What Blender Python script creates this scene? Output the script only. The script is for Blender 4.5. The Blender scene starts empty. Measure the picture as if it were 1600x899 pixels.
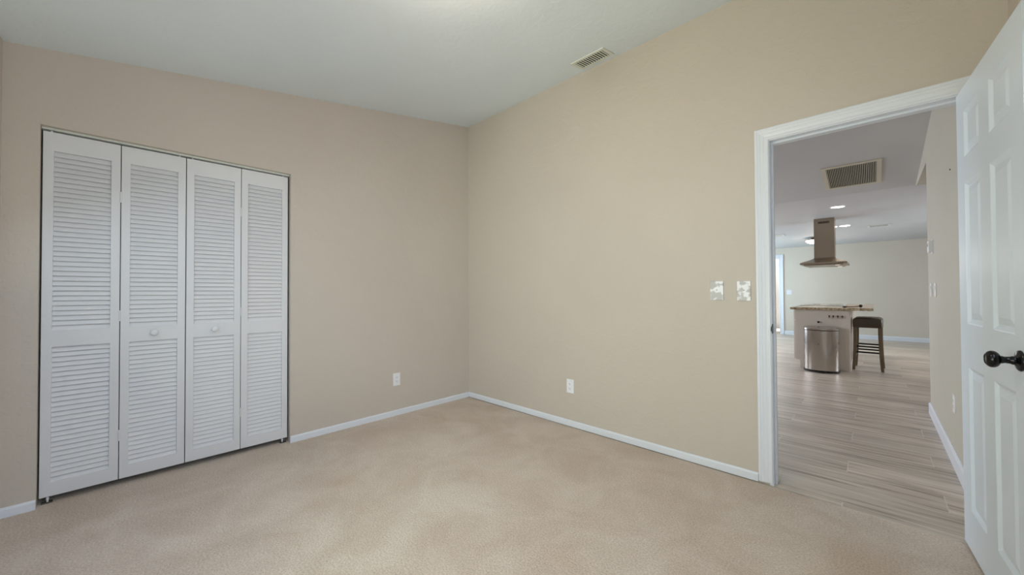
import bpy, bmesh, math, random
from mathutils import Vector, Matrix

random.seed(7)
SC = bpy.context.scene
COL = SC.collection
R = math.radians

# ------------------------------------------------------------------ camera
cam_d = bpy.data.cameras.new('camera')
cam = bpy.data.objects.new('camera', cam_d)
COL.objects.link(cam)
cam_d.sensor_fit = 'HORIZONTAL'
cam_d.sensor_width = 36.0
cam_d.lens = 36.0 * 587.65 / 1600.0
cam_d.clip_start = 0.02
cam_d.clip_end = 200
YAW, PITCH, ROLL = -0.7657, 0.01327, -0.004716      # yaw from +Y towards +X
fw = Vector((math.sin(YAW) * math.cos(PITCH), math.cos(YAW) * math.cos(PITCH), math.sin(PITCH)))
rt = Vector((math.cos(YAW), -math.sin(YAW), 0))
up = rt.cross(fw)
rt2 = rt * math.cos(ROLL) + up * math.sin(ROLL)
up2 = -rt * math.sin(ROLL) + up * math.cos(ROLL)
m = Matrix((rt2, up2, -fw)).transposed().to_4x4()
m.translation = Vector((0, 0, 1.15))
cam.matrix_world = m
SC.camera = cam

# ------------------------------------------------------------------ exposure, world, daylight
SC.view_settings.view_transform = 'Standard'
SC.view_settings.look = 'None'
SC.view_settings.gamma = 1.0
SC.view_settings.use_curve_mapping = False
SC.view_settings.exposure = 0.02
SC.cycles.use_denoising = True
SC.cycles.max_bounces = 10
SC.cycles.diffuse_bounces = 6
SC.cycles.sample_clamp_indirect = 6.0

W = bpy.data.worlds.new('world')
SC.world = W
W.use_nodes = True
W.node_tree.nodes['Background'].inputs[0].default_value = (0.62, 0.76, 1.0, 1)
W.node_tree.nodes['Background'].inputs[1].default_value = 1.0


def area(name, loc, target, sx, sy, energy, color, spread=180):
    d = bpy.data.lights.new(name, 'AREA')
    d.shape = 'RECTANGLE'
    d.size, d.size_y = sx, sy
    d.energy = energy
    d.color = color
    d.spread = R(spread)
    o = bpy.data.objects.new(name, d)
    COL.objects.link(o)
    o.location = loc
    o.rotation_euler = (Vector(target) - Vector(loc)).to_track_quat('-Z', 'Y').to_euler()
    return o


# daylight through the unseen window behind the camera, enlarged to light the floor
area('sky_light_bedroom', (-1.65, -0.76, 1.45), (-1.6, 0.02, 0.10), 2.5, 1.9, 20, (0.58, 0.79, 1.0))
area('lawn_bounce_bedroom', (-1.2, -0.80, 0.90), (-0.4, 2.0, 3.2), 2.1, 0.9, 51, (0.96, 1.0, 0.66))
# unseen second window in the right wall, added to light the closet wall
area('added_side_window_light', (0.80, 0.75, 1.65), (-0.4, 0.70, 0.10), 1.7, 1.6, 36, (0.70, 0.85, 1.0))
# daylight at unseen windows; the hall and left kitchen ones added for light
area('added_hall_window_light', (-4.45, 4.6, 1.7), (-1.0, 4.0, -0.6), 2.0, 1.4, 110, (0.88, 0.94, 1.0))
area('added_kitchen_window_light', (-4.45, 8.0, 1.3), (0.0, 8.0, 0.3), 2.6, 2.0, 108, (0.93, 0.95, 1.0))
area('sky_light_far', (-4.45, 10.9, 1.3), (0.0, 10.9, 1.5), 1.8, 2.0, 245, (0.60, 0.86, 1.0))
area('sky_light_side', (3.45, 8.6, 1.3), (0.0, 8.6, 0.5), 2.4, 1.6, 118, (0.90, 0.95, 1.0))

# ------------------------------------------------------------------ materials
def srgb(r, g, b):
    f = lambda c: (c / 255 / 12.92) if c / 255 <= 0.04045 else ((c / 255 + 0.055) / 1.055) ** 2.4
    return (f(r), f(g), f(b), 1)


def new_mat(name):
    mt = bpy.data.materials.new(name)
    mt.use_nodes = True
    nt = mt.node_tree
    return mt, nt, nt.nodes['Principled BSDF']


def N(nt, typ, **kw):
    n = nt.nodes.new(typ)
    for k, v in kw.items():
        setattr(n, k, v)
    return n


def L(nt, a, b):
    nt.links.new(a, b)


def simple(name, col, rough=0.5, metal=0.0, bump=0.0, bscale=40.0, vary=0.0, vscale=6.0, spec=None, stretch=None):
    mt, nt, p = new_mat(name)
    p.inputs['Base Color'].default_value = col
    p.inputs['Roughness'].default_value = rough
    p.inputs['Metallic'].default_value = metal
    if spec is not None:
        p.inputs['Specular IOR Level'].default_value = spec
    tc = N(nt, 'ShaderNodeTexCoord')
    mp = N(nt, 'ShaderNodeMapping')
    L(nt, tc.outputs['Object'], mp.inputs['Vector'])
    if stretch:
        mp.inputs['Scale'].default_value = stretch
    nz = N(nt, 'ShaderNodeTexNoise')
    nz.inputs['Scale'].default_value = vscale
    nz.inputs['Detail'].default_value = 4
    L(nt, mp.outputs[0], nz.inputs['Vector'])
    mx = N(nt, 'ShaderNodeMix', data_type='RGBA', blend_type='MULTIPLY')
    mx.inputs['Factor'].default_value = 1.0
    cr = N(nt, 'ShaderNodeMapRange')
    cr.inputs['From Min'].default_value = 0.3
    cr.inputs['From Max'].default_value = 0.7
    cr.inputs['To Min'].default_value = 1 - vary
    cr.inputs['To Max'].default_value = 1 + vary
    L(nt, nz.outputs['Fac'], cr.inputs['Value'])
    mx.inputs['A'].default_value = col
    L(nt, cr.outputs[0], mx.inputs['B'])
    L(nt, mx.outputs['Result'], p.inputs['Base Color'])
    if bump:
        n2 = N(nt, 'ShaderNodeTexNoise')
        n2.inputs['Scale'].default_value = bscale
        n2.inputs['Detail'].default_value = 3
        L(nt, mp.outputs[0], n2.inputs['Vector'])
        b = N(nt, 'ShaderNodeBump')
        b.inputs['Strength'].default_value = bump
        b.inputs['Distance'].default_value = 0.01
        L(nt, n2.outputs['Fac'], b.inputs['Height'])
        L(nt, b.outputs[0], p.inputs['Normal'])
    return mt


def wall_paint(name, col, strength=0.10):
    """painted drywall with a soft knock-down texture"""
    mt, nt, p = new_mat(name)
    p.inputs['Roughness'].default_value = 0.62
    p.inputs['Specular IOR Level'].default_value = 0.3
    tc = N(nt, 'ShaderNodeTexCoord')
    n1 = N(nt, 'ShaderNodeTexNoise')
    n1.inputs['Scale'].default_value = 1.3
    n1.inputs['Detail'].default_value = 3
    L(nt, tc.outputs['Object'], n1.inputs['Vector'])
    mr = N(nt, 'ShaderNodeMapRange')
    mr.inputs['From Min'].default_value = 0.3
    mr.inputs['From Max'].default_value = 0.7
    mr.inputs['To Min'].default_value = 0.975
    mr.inputs['To Max'].default_value = 1.025
    L(nt, n1.outputs['Fac'], mr.inputs['Value'])
    mx = N(nt, 'ShaderNodeMix', data_type='RGBA', blend_type='MULTIPLY')
    mx.inputs['Factor'].default_value = 1
    mx.inputs['A'].default_value = col
    L(nt, mr.outputs[0], mx.inputs['B'])
    L(nt, mx.outputs['Result'], p.inputs['Base Color'])
    n2 = N(nt, 'ShaderNodeTexNoise')
    n2.inputs['Scale'].default_value = 16
    n2.inputs['Detail'].default_value = 5
    n2.inputs['Distortion'].default_value = 0.6
    L(nt, tc.outputs['Object'], n2.inputs['Vector'])
    cr = N(nt, 'ShaderNodeMapRange', interpolation_type='SMOOTHSTEP')
    cr.inputs['From Min'].default_value = 0.46
    cr.inputs['From Max'].default_value = 0.58
    L(nt, n2.outputs['Fac'], cr.inputs['Value'])
    b = N(nt, 'ShaderNodeBump')
    b.inputs['Strength'].default_value = strength
    b.inputs['Distance'].default_value = 0.006
    L(nt, cr.outputs[0], b.inputs['Height'])
    L(nt, b.outputs[0], p.inputs['Normal'])
    return mt


def carpet_mat():
    mt, nt, p = new_mat('carpet_pile')
    p.inputs['Roughness'].default_value = 1.0
    p.inputs['Specular IOR Level'].default_value = 0.05
    p.inputs['Sheen Weight'].default_value = 0.12
    tc = N(nt, 'ShaderNodeTexCoord')
    big = N(nt, 'ShaderNodeTexNoise')
    big.inputs['Scale'].default_value = 2.6
    big.inputs['Detail'].default_value = 6
    big.inputs['Roughness'].default_value = 0.62
    big.inputs['Distortion'].default_value = 0.5
    L(nt, tc.outputs['Object'], big.inputs['Vector'])
    fine = N(nt, 'ShaderNodeTexNoise')
    fine.inputs['Scale'].default_value = 120
    fine.inputs['Detail'].default_value = 4
    fine.inputs['Roughness'].default_value = 0.7
    L(nt, tc.outputs['Object'], fine.inputs['Vector'])
    r1 = N(nt, 'ShaderNodeValToRGB')
    r1.color_ramp.elements[0].position = 0.38
    r1.color_ramp.elements[0].color = CARPET_D
    r1.color_ramp.elements[1].position = 0.62
    r1.color_ramp.elements[1].color = CARPET_L
    L(nt, big.outputs['Fac'], r1.inputs['Fac'])
    mr = N(nt, 'ShaderNodeMapRange')
    mr.inputs['From Min'].default_value = 0.3
    mr.inputs['From Max'].default_value = 0.7
    mr.inputs['To Min'].default_value = 0.72
    mr.inputs['To Max'].default_value = 1.25
    L(nt, fine.outputs['Fac'], mr.inputs['Value'])
    mx = N(nt, 'ShaderNodeMix', data_type='RGBA', blend_type='MULTIPLY')
    mx.inputs['Factor'].default_value = 1
    L(nt, r1.outputs['Color'], mx.inputs['A'])
    L(nt, mr.outputs[0], mx.inputs['B'])
    # faint worn stains that belong to the carpet
    st = N(nt, 'ShaderNodeTexNoise')
    st.inputs['Scale'].default_value = 1.7
    st.inputs['Detail'].default_value = 2
    mp = N(nt, 'ShaderNodeMapping')
    mp.inputs['Location'].default_value = (4.3, 1.7, 0)
    L(nt, tc.outputs['Object'], mp.inputs['Vector'])
    L(nt, mp.outputs[0], st.inputs['Vector'])
    sm = N(nt, 'ShaderNodeMapRange', interpolation_type='SMOOTHSTEP')
    sm.inputs['From Min'].default_value = 0.60
    sm.inputs['From Max'].default_value = 0.78
    sm.inputs['To Max'].default_value = 0.5
    L(nt, st.outputs['Fac'], sm.inputs['Value'])
    m2 = N(nt, 'ShaderNodeMix', data_type='RGBA', blend_type='MULTIPLY')
    L(nt, sm.outputs[0], m2.inputs['Factor'])
    L(nt, mx.outputs['Result'], m2.inputs['A'])
    m2.inputs['B'].default_value = (0.88, 0.80, 0.70, 1)
    L(nt, m2.outputs['Result'], p.inputs['Base Color'])
    b = N(nt, 'ShaderNodeBump')
    b.inputs['Strength'].default_value = 0.9
    b.inputs['Distance'].default_value = 0.008
    ad = N(nt, 'ShaderNodeMath', operation='MULTIPLY_ADD')
    ad.inputs[1].default_value = 1.5
    L(nt, big.outputs['Fac'], ad.inputs[0])
    L(nt, fine.outputs['Fac'], ad.inputs[2])
    L(nt, ad.outputs[0], b.inputs['Height'])
    L(nt, b.outputs[0], p.inputs['Normal'])
    return mt


def plank_mat():
    """grey-brown wood-look plank tile, 1.22 x 0.2344 m, stepped a third per row along X"""
    mt, nt, p = new_mat('plank_tile')
    tc = N(nt, 'ShaderNodeTexCoord')
    sp = N(nt, 'ShaderNodeSeparateXYZ')
    L(nt, tc.outputs['Object'], sp.inputs[0])

    def M(op, a, b=None, c=None):
        n = N(nt, 'ShaderNodeMath', operation=op)
        for i, v in enumerate((a, b, c)):
            if v is None:
                continue
            if isinstance(v, (int, float)):
                n.inputs[i].default_value = v
            else:
                L(nt, v, n.inputs[i])
        return n.outputs[0]
    PW, PL = 0.2344, 1.221
    yy = M('DIVIDE', M('SUBTRACT', sp.outputs['Y'], 2.980), PW)
    row = M('FLOOR', yy)
    fy = M('SUBTRACT', yy, row)
    xx = M('DIVIDE', M('ADD', M('SUBTRACT', sp.outputs['X'], 0.270), M('MULTIPLY', row, 0.407)), PL)
    colm = M('FLOOR', xx)
    fx = M('SUBTRACT', xx, colm)
    dx = M('MULTIPLY', M('MINIMUM', fx, M('SUBTRACT', 1.0, fx)), PL)
    dy = M('MULTIPLY', M('MINIMUM', fy, M('SUBTRACT', 1.0, fy)), PW)
    gx = M('LESS_THAN', dx, 0.0024)
    gy = M('LESS_THAN', dy, 0.0016)
    cid = N(nt, 'ShaderNodeCombineXYZ')
    L(nt, row, cid.inputs[0])
    L(nt, colm, cid.inputs[1])
    wn = N(nt, 'ShaderNodeTexWhiteNoise', noise_dimensions='3D')
    L(nt, cid.outputs[0], wn.inputs['Vector'])
    # grain: noise stretched along the plank, shifted per plank
    sc = N(nt, 'ShaderNodeVectorMath', operation='MULTIPLY')
    sc.inputs[1].default_value = (1.1, 17, 1)
    L(nt, tc.outputs['Object'], sc.inputs[0])
    sh = N(nt, 'ShaderNodeVectorMath', operation='MULTIPLY_ADD')
    sh.inputs[1].default_value = (19, 23, 31)
    L(nt, wn.outputs['Color'], sh.inputs[0])
    L(nt, sc.outputs[0], sh.inputs[2])
    g = N(nt, 'ShaderNodeTexNoise')
    g.inputs['Scale'].default_value = 1.5
    g.inputs['Detail'].default_value = 5
    g.inputs['Roughness'].default_value = 0.6
    g.inputs['Distortion'].default_value = 0.35
    L(nt, sh.outputs[0], g.inputs['Vector'])
    rp = N(nt, 'ShaderNodeValToRGB')
    e = rp.color_ramp.elements
    e[0].position, e[0].color = 0.30, PLANK_D
    e[1].position, e[1].color = 0.72, PLANK_L
    mid = e.new(0.5)
    mid.color = PLANK_M
    L(nt, g.outputs['Fac'], rp.inputs['Fac'])
    tone = N(nt, 'ShaderNodeMapRange')
    tone.inputs['To Min'].default_value = 0.86
    tone.inputs['To Max'].default_value = 1.12
    L(nt, wn.outputs['Value'], tone.inputs['Value'])
    mx = N(nt, 'ShaderNodeMix', data_type='RGBA', blend_type='MULTIPLY')
    mx.inputs['Factor'].default_value = 1
    L(nt, rp.outputs['Color'], mx.inputs['A'])
    L(nt, tone.outputs[0], mx.inputs['B'])
    m2 = N(nt, 'ShaderNodeMix', data_type='RGBA')
    L(nt, gx, m2.inputs['Factor'])
    L(nt, mx.outputs['Result'], m2.inputs['A'])
    m2.inputs['B'].default_value = srgb(205, 198, 188)
    m3 = N(nt, 'ShaderNodeMix', data_type='RGBA')
    L(nt, M('MULTIPLY', gy, 0.75), m3.inputs['Factor'])
    L(nt, m2.outputs['Result'], m3.inputs['A'])
    m3.inputs['B'].default_value = srgb(150, 138, 124)
    L(nt, m3.outputs['Result'], p.inputs['Base Color'])
    p.inputs['Roughness'].default_value = 0.36
    p.inputs['Specular IOR Level'].default_value = 0.4
    b = N(nt, 'ShaderNodeBump')
    b.inputs['Strength'].default_value = 0.4
    b.inputs['Distance'].default_value = 0.002
    inv = M('SUBTRACT', M('MULTIPLY', g.outputs['Fac'], 0.3), M('MAXIMUM', gx, gy))
    L(nt, inv, b.inputs['Height'])
    L(nt, b.outputs[0], p.inputs['Normal'])
    return mt


def brushed(name, col, rough=0.28, axis='z', aniso=0.5):
    mt, nt, p = new_mat(name)
    p.inputs['Metallic'].default_value = 1.0
    p.inputs['Anisotropic'].default_value = aniso
    tc = N(nt, 'ShaderNodeTexCoord')
    mp = N(nt, 'ShaderNodeMapping')
    mp.inputs['Scale'].default_value = (140, 140, 2) if axis == 'z' else (2, 2, 140)
    L(nt, tc.outputs['Object'], mp.inputs['Vector'])
    nz = N(nt, 'ShaderNodeTexNoise')
    nz.inputs['Scale'].default_value = 1.5
    nz.inputs['Detail'].default_value = 3
    L(nt, mp.outputs[0], nz.inputs['Vector'])
    mr = N(nt, 'ShaderNodeMapRange')
    mr.inputs['To Min'].default_value = rough - 0.02
    mr.inputs['To Max'].default_value = rough + 0.03
    L(nt, nz.outputs['Fac'], mr.inputs['Value'])
    L(nt, mr.outputs[0], p.inputs['Roughness'])
    p.inputs['Base Color'].default_value = col
    return mt


def emit(name, col, strength):
    mt, nt, p = new_mat(name)
    p.inputs['Base Color'].default_value = (0.9, 0.9, 0.88, 1)
    p.inputs['Emission Color'].default_value = col
    p.inputs['Emission Strength'].default_value = strength
    return mt


def granite_mat():
    mt, nt, p = new_mat('speckled_granite')
    p.inputs['Roughness'].default_value = 0.18
    tc = N(nt, 'ShaderNodeTexCoord')
    v = N(nt, 'ShaderNodeTexNoise')
    v.inputs['Scale'].default_value = 38
    v.inputs['Detail'].default_value = 5
    v.inputs['Roughness'].default_value = 0.75
    L(nt, tc.outputs['Object'], v.inputs['Vector'])
    rp = N(nt, 'ShaderNodeValToRGB')
    e = rp.color_ramp.elements
    e[0].position, e[0].color = 0.36, srgb(70, 52, 38)
    e[1].position, e[1].color = 0.62, srgb(206, 190, 162)
    k = e.new(0.46)
    k.color = srgb(160, 138, 108)
    L(nt, v.outputs['Fac'], rp.inputs['Fac'])
    L(nt, rp.outputs['Color'], p.inputs['Base Color'])
    return mt


def smudged_plate_mat():
    """glossy white plate with blotchy grey patches"""
    mt, nt, p = new_mat('blotched_plate')
    p.inputs['Roughness'].default_value = 0.3
    tc = N(nt, 'ShaderNodeTexCoord')
    v = N(nt, 'ShaderNodeTexNoise')
    v.inputs['Scale'].default_value = 24
    v.inputs['Detail'].default_value = 2.5
    ge = N(nt, 'ShaderNodeNewGeometry')
    L(nt, ge.outputs['Position'], v.inputs['Vector'])
    rp = N(nt, 'ShaderNodeValToRGB')
    e = rp.color_ramp.elements
    e[0].position, e[0].color = 0.46, srgb(174, 170, 172)
    e[1].position, e[1].color = 0.56, srgb(228, 228, 234)
    L(nt, v.outputs['Fac'], rp.inputs['Fac'])
    L(nt, rp.outputs['Color'], p.inputs['Base Color'])
    return mt


def glass_mat():
    mt, nt, p = new_mat('window_glass')
    nt.nodes.remove(p)
    tr = N(nt, 'ShaderNodeBsdfTransparent')
    gl = N(nt, 'ShaderNodeBsdfGlossy')
    gl.inputs['Roughness'].default_value = 0.02
    fr = N(nt, 'ShaderNodeFresnel')
    mx = N(nt, 'ShaderNodeMixShader')
    L(nt, fr.outputs[0], mx.inputs[0])
    L(nt, tr.outputs[0], mx.inputs[1])
    L(nt, gl.outputs[0], mx.inputs[2])
    L(nt, mx.outputs[0], nt.nodes['Material Output'].inputs['Surface'])
    return mt


CARPET_D = srgb(202, 184, 168)
CARPET_L = srgb(215, 200, 186)
PLANK_D = srgb(140, 127, 114)
PLANK_M = srgb(194, 182, 169)
PLANK_L = srgb(216, 207, 197)

MAT = {
    'wall': wall_paint('tan_wall_paint', srgb(198, 188, 178), 0.12),
    'wall_k': wall_paint('cream_wall_paint', srgb(212, 203, 191), 0.05),
    'wall_h': wall_paint('beige_hall_paint', srgb(192, 186, 174), 0.05),
    'ceil': wall_paint('white_ceiling_paint', srgb(222, 230, 238), 0.10),
    'ceil_k': wall_paint('white_kitchen_ceiling_paint', srgb(200, 199, 201), 0.06),
    'carpet': carpet_mat(),
    'plank': plank_mat(),
    'trim': simple('white_semigloss_trim', srgb(222, 225, 233), 0.35),
    'door': simple('white_door_paint', srgb(212, 221, 232), 0.38),
    'closet': simple('white_louver_paint', srgb(216, 216, 219), 0.45),
    'plastic': simple('white_plastic', srgb(234, 234, 238), 0.3),
    'plate': smudged_plate_mat(),
    'dark': simple('dark_slot', srgb(28, 26, 24), 0.7),
    'black': simple('black_metal', srgb(8, 8, 11), 0.2, 0.0, spec=0.35),
    'bracket': simple('dull_zinc', srgb(96, 92, 86), 0.5, 0.7),
    'screw': simple('nickel_screw', srgb(190, 190, 190), 0.3, 1.0),
    'vent': simple('white_vent_metal', srgb(214, 216, 208), 0.4),
    'vent_shade': simple('vent_duct_shade', srgb(58, 55, 45), 0.9),  # dark colour stands in for shade behind the slats and in the slot
    'grille': simple('cream_grille_metal', srgb(205, 198, 182), 0.45),
    'steel': brushed('brushed_steel', srgb(190, 184, 178), 0.20),
    'steel_hood': brushed('hood_steel', srgb(164, 152, 136), 0.36),
    'hood_bulb': emit('hood_lamp_glow', (1.0, 0.82, 0.68, 1), 0.9),
    'island': simple('greige_cabinet_paint', srgb(222, 214, 205), 0.45),
    'granite': granite_mat(),
    'cooktop': simple('cooktop_glass', srgb(196, 200, 198), 0.15),
    'leather': simple('dark_leather', srgb(72, 63, 49), 0.35, bump=0.25, bscale=90, vary=0.12),
    'wood': simple('weathered_brown_wood', srgb(114, 98, 76), 0.55, bump=0.2, bscale=30, vary=0.25, vscale=14, stretch=(6, 6, 0.6)),
    'iron': simple('dark_iron', srgb(34, 30, 28), 0.45, 0.6),
    'brass': simple('brass_nail', srgb(150, 112, 66), 0.35, 1.0),
    'bulb': emit('lamp_glow', (1.0, 0.76, 0.52, 1), 18.0),
    'can': emit('recessed_lamp_glow', (1.0, 0.90, 0.78, 1), 7.0),
    'bronze': simple('bronze_rim', srgb(92, 74, 58), 0.4, 0.8),
    'glass': glass_mat(),
    'rubber': simple('black_rubber', srgb(20, 20, 22), 0.6),
    'closet_shade': simple('closet_inside_shade', srgb(74, 68, 60), 0.8),  # interior darkened to stand in for shade in the closet door gaps
}

# ------------------------------------------------------------------ mesh helpers
class MB:
    def __init__(s):
        s.bm = bmesh.new()

    def box(s, x0, x1, y0, y1, z0, z1, bev=0.0):
        vs = [s.bm.verts.new(v) for v in ((x0, y0, z0), (x1, y0, z0), (x1, y1, z0), (x0, y1, z0),
                                          (x0, y0, z1), (x1, y0, z1), (x1, y1, z1), (x0, y1, z1))]
        fs = [s.bm.faces.new([vs[i] for i in f]) for f in ((3, 2, 1, 0), (4, 5, 6, 7), (0, 1, 5, 4), (1, 2, 6, 5), (2, 3, 7, 6), (3, 0, 4, 7))]
        if bev:
            es = list({e for f in fs for e in f.edges})
            bmesh.ops.bevel(s.bm, geom=es, offset=bev, segments=2, affect='EDGES', profile=0.7)
        return s

    def prism(s, pts, axis, d0, d1):
        """polygon in the plane normal to axis ('x': (y,z), 'y': (x,z), 'z': (x,y)), extruded d0..d1"""
        def P(a, b, d):
            return {'x': (d, a, b), 'y': (a, d, b), 'z': (a, b, d)}[axis]
        v0 = [s.bm.verts.new(P(a, b, d0)) for a, b in pts]
        v1 = [s.bm.verts.new(P(a, b, d1)) for a, b in pts]
        n = len(pts)
        s.bm.faces.new(v0)
        s.bm.faces.new(v1[::-1])
        for i in range(n):
            s.bm.faces.new((v0[i], v0[(i + 1) % n], v1[(i + 1) % n], v1[i]))
        return s

    def loft(s, rings, cap=True):
        vr = [[s.bm.verts.new(p) for p in r] for r in rings]
        n = len(rings[0])
        for a, b in zip(vr, vr[1:]):
            for i in range(n):
                s.bm.faces.new((a[i], a[(i + 1) % n], b[(i + 1) % n], b[i]))
        if cap:
            s.bm.faces.new(vr[0][::-1])
            s.bm.faces.new(vr[-1])
        return s

    def lathe(s, prof, origin=(0, 0, 0), axis=(0, 0, 1), seg=32):
        """profile of (radius, height) along axis from origin"""
        q = Vector((0, 0, 1)).rotation_difference(Vector(axis).normalized())
        o = Vector(origin)
        rings = []
        for r, h in prof:
            r = max(r, 1e-4)
            rings.append([o + q @ Vector((r * math.cos(2 * math.pi * i / seg), r * math.sin(2 * math.pi * i / seg), h)) for i in range(seg)])
        return s.loft(rings)

    def tube(s, pts, r, seg=10):
        pts = [Vector(p) for p in pts]
        rings = []
        for i, p in enumerate(pts):
            t = (pts[min(i + 1, len(pts) - 1)] - pts[max(i - 1, 0)]).normalized()
            a = Vector((0, 0, 1)) if abs(t.z) < 0.9 else Vector((1, 0, 0))
            u = t.cross(a).normalized()
            w = t.cross(u)
            rr = r[i] if isinstance(r, (list, tuple)) else r
            rings.append([p + u * rr * math.cos(2 * math.pi * k / seg) + w * rr * math.sin(2 * math.pi * k / seg) for k in range(seg)])
        return s.loft(rings)

    def build(s, name, mat, parent=None, smooth=False, **props):
        bmesh.ops.recalc_face_normals(s.bm, faces=s.bm.faces)
        me = bpy.data.meshes.new(name)
        s.bm.to_mesh(me)
        s.bm.free()
        me.materials.append(MAT[mat] if isinstance(mat, str) else mat)
        if smooth:
            for p in me.polygons:
                p.use_smooth = True
            try:
                me.set_sharp_from_angle(angle=R(35))
            except Exception:
                pass
        o = bpy.data.objects.new(name, me)
        COL.objects.link(o)
        if parent:
            o.parent = parent
        for k, v in props.items():
            o[k] = v
        return o


def box(name, mat, x0, x1, y0, y1, z0, z1, parent=None, bev=0.0, **props):
    return MB().box(x0, x1, y0, y1, z0, z1, bev).build(name, mat, parent, **props)


def struct(o):
    o['kind'] = 'structure'
    return o


def empty(name, loc=(0, 0, 0), rz=0.0, label=None, cat=None, group=None, kind=None):
    o = bpy.data.objects.new(name, None)
    COL.objects.link(o)
    o.empty_display_size = 0.05
    o.location = loc
    o.rotation_euler = (0, 0, rz)
    if label:
        o['label'] = label
    if cat:
        o['category'] = cat
    if group:
        o['group'] = group
    if kind:
        o['kind'] = kind
    return o


def kids(o):
    return [c for c in bpy.data.objects if c.parent == o]


def copy_tree(o, parent=None):
    c = o.copy()
    COL.objects.link(c)
    if parent:
        c.parent = parent
    for ch in kids(o):
        copy_tree(ch, c)
    return c


# ------------------------------------------------------------------ room dimensions (metres, camera above the origin)
XL, XR, YF, YB = -3.255, 0.440, -0.435, 2.689
WT = 0.120                       # thickness of the wall with the doorway
CS = 0.1695                      # ceiling slope, rising towards the doorway wall
ZC = 3.0042


def cz(y):
    return ZC - (YB - y) * CS


CY0, CY1, CZ = -0.3093, 0.9109, 2.079        # closet opening
DX0, DX1, DZ = -0.440, 0.328, 2.053          # doorway between jambs
YT = 2.662                                   # carpet / tile line
HX = 0.375                                   # hallway right wall
YK, YM, YE = 6.50, 8.45, 12.35               # ceiling breaks and far wall
ZK, ZE = 2.40, 2.31
ZT = -0.006                                  # tile level

# ------------------------------------------------------------------ floors
struct(MB().box(XL - 0.75, XR, YF, YT, -0.06, 0.0).build('floor', 'carpet'))
struct(MB().box(-4.6, 3.6, YT, YE + 3.0, -0.06, ZT).build('floor_hall', 'plank'))

# ------------------------------------------------------------------ bedroom walls
wl = MB()
wl.prism([(YF - 0.15, 0), (CY0, 0), (CY0, cz(CY0)), (YF - 0.15, cz(YF - 0.15))], 'x', XL - 0.12, XL)
wl.prism([(CY1, 0), (YB, 0), (YB, ZC), (CY1, cz(CY1))], 'x', XL - 0.12, XL)
wl.prism([(CY0, CZ), (CY1, CZ), (CY1, cz(CY1)), (CY0, cz(CY0))], 'x', XL - 0.12, XL)
struct(wl.build('wall_left', 'wall'))
# closet box behind the louvred doors
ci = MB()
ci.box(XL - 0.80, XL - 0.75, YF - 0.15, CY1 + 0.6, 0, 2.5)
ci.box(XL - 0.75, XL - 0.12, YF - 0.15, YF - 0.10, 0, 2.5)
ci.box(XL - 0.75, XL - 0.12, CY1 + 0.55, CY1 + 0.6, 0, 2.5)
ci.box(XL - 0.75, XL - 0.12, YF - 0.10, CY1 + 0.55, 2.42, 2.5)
struct(ci.build('wall_closet', 'closet_shade'))

wb = MB()
JT = 0.019
wb.box(-4.25, DX0 - JT, YB, YB + WT, ZT, ZC)
wb.box(DX1 + JT, XR + 0.12, YB, YB + WT, ZT, ZC)
wb.box(DX0 - JT, DX1 + JT, YB, YB + WT, DZ + JT, ZC)
struct(wb.build('wall_back', 'wall'))

wr = MB()
RY0, RY1, RZ0, RZ1 = -0.15, 1.65, 0.35, 2.05         # added window beside the camera, evens out the bedroom light
wr.prism([(YF - 0.15, 0), (RY0, 0), (RY0, cz(RY0)), (YF - 0.15, cz(YF - 0.15))], 'x', XR, XR + 0.12)
wr.prism([(RY1, 0), (YB, 0), (YB, ZC), (RY1, cz(RY1))], 'x', XR, XR + 0.12)
wr.prism([(RY0, 0), (RY1, 0), (RY1, RZ0), (RY0, RZ0)], 'x', XR, XR + 0.12)
wr.prism([(RY0, RZ1), (RY1, RZ1), (RY1, cz(RY1)), (RY0, cz(RY0))], 'x', XR, XR + 0.12)
struct(wr.build('wall_right', 'wall'))

WX0, WX1, WZ0, WZ1 = -2.90, -0.40, 0.06, 2.10        # unseen window behind the camera, enlarged so daylight reaches the carpet
wf = MB()
zf = cz(YF)
wf.box(XL, WX0, YF - 0.15, YF, 0, zf)
wf.box(WX1, XR, YF - 0.15, YF, 0, zf)
wf.box(WX0, WX1, YF - 0.15, YF, 0, WZ0)
wf.box(WX0, WX1, YF - 0.15, YF, WZ1, zf)
struct(wf.build('wall_front', 'wall'))
struct(MB().prism([(YF - 0.15, cz(YF - 0.15)), (YB, ZC), (YB, ZC + 0.08), (YF - 0.15, cz(YF - 0.15) + 0.08)], 'x', XL - 0.12, XR + 0.12).build('ceiling', 'ceil'))


def window(name, axis, a0, a1, z0, z1, d, t=0.05, mull=(0.5,), hr=(0.5,)):
    """framed window in the plane axis = d"""
    w = 0.05

    def put(mb, p0, p1, q0, q1, dd=t):
        if axis == 'y':
            mb.box(p0, p1, d - dd / 2, d + dd / 2, q0, q1)
        else:
            mb.box(d - dd / 2, d + dd / 2, p0, p1, q0, q1)
    root = empty(name, (0, 0, 0), kind='structure')
    f = MB()
    put(f, a0, a0 + w, z0, z1)
    put(f, a1 - w, a1, z0, z1)
    put(f, a0 + w, a1 - w, z0, z0 + w)
    put(f, a0 + w, a1 - w, z1 - w, z1)
    for k in mull:
        c = a0 + (a1 - a0) * k
        put(f, c - 0.02, c + 0.02, z0 + w, z1 - w)
    for k in hr:
        c = z0 + (z1 - z0) * k
        put(f, a0 + w, a1 - w, c - 0.015, c + 0.015, t * 0.8)
    f.build('window_frame', 'trim', root)
    g = MB()
    put(g, a0 + w, a1 - w, z0 + w, z1 - w, 0.006)
    g.build('pane', 'glass', root)
    return root


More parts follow.
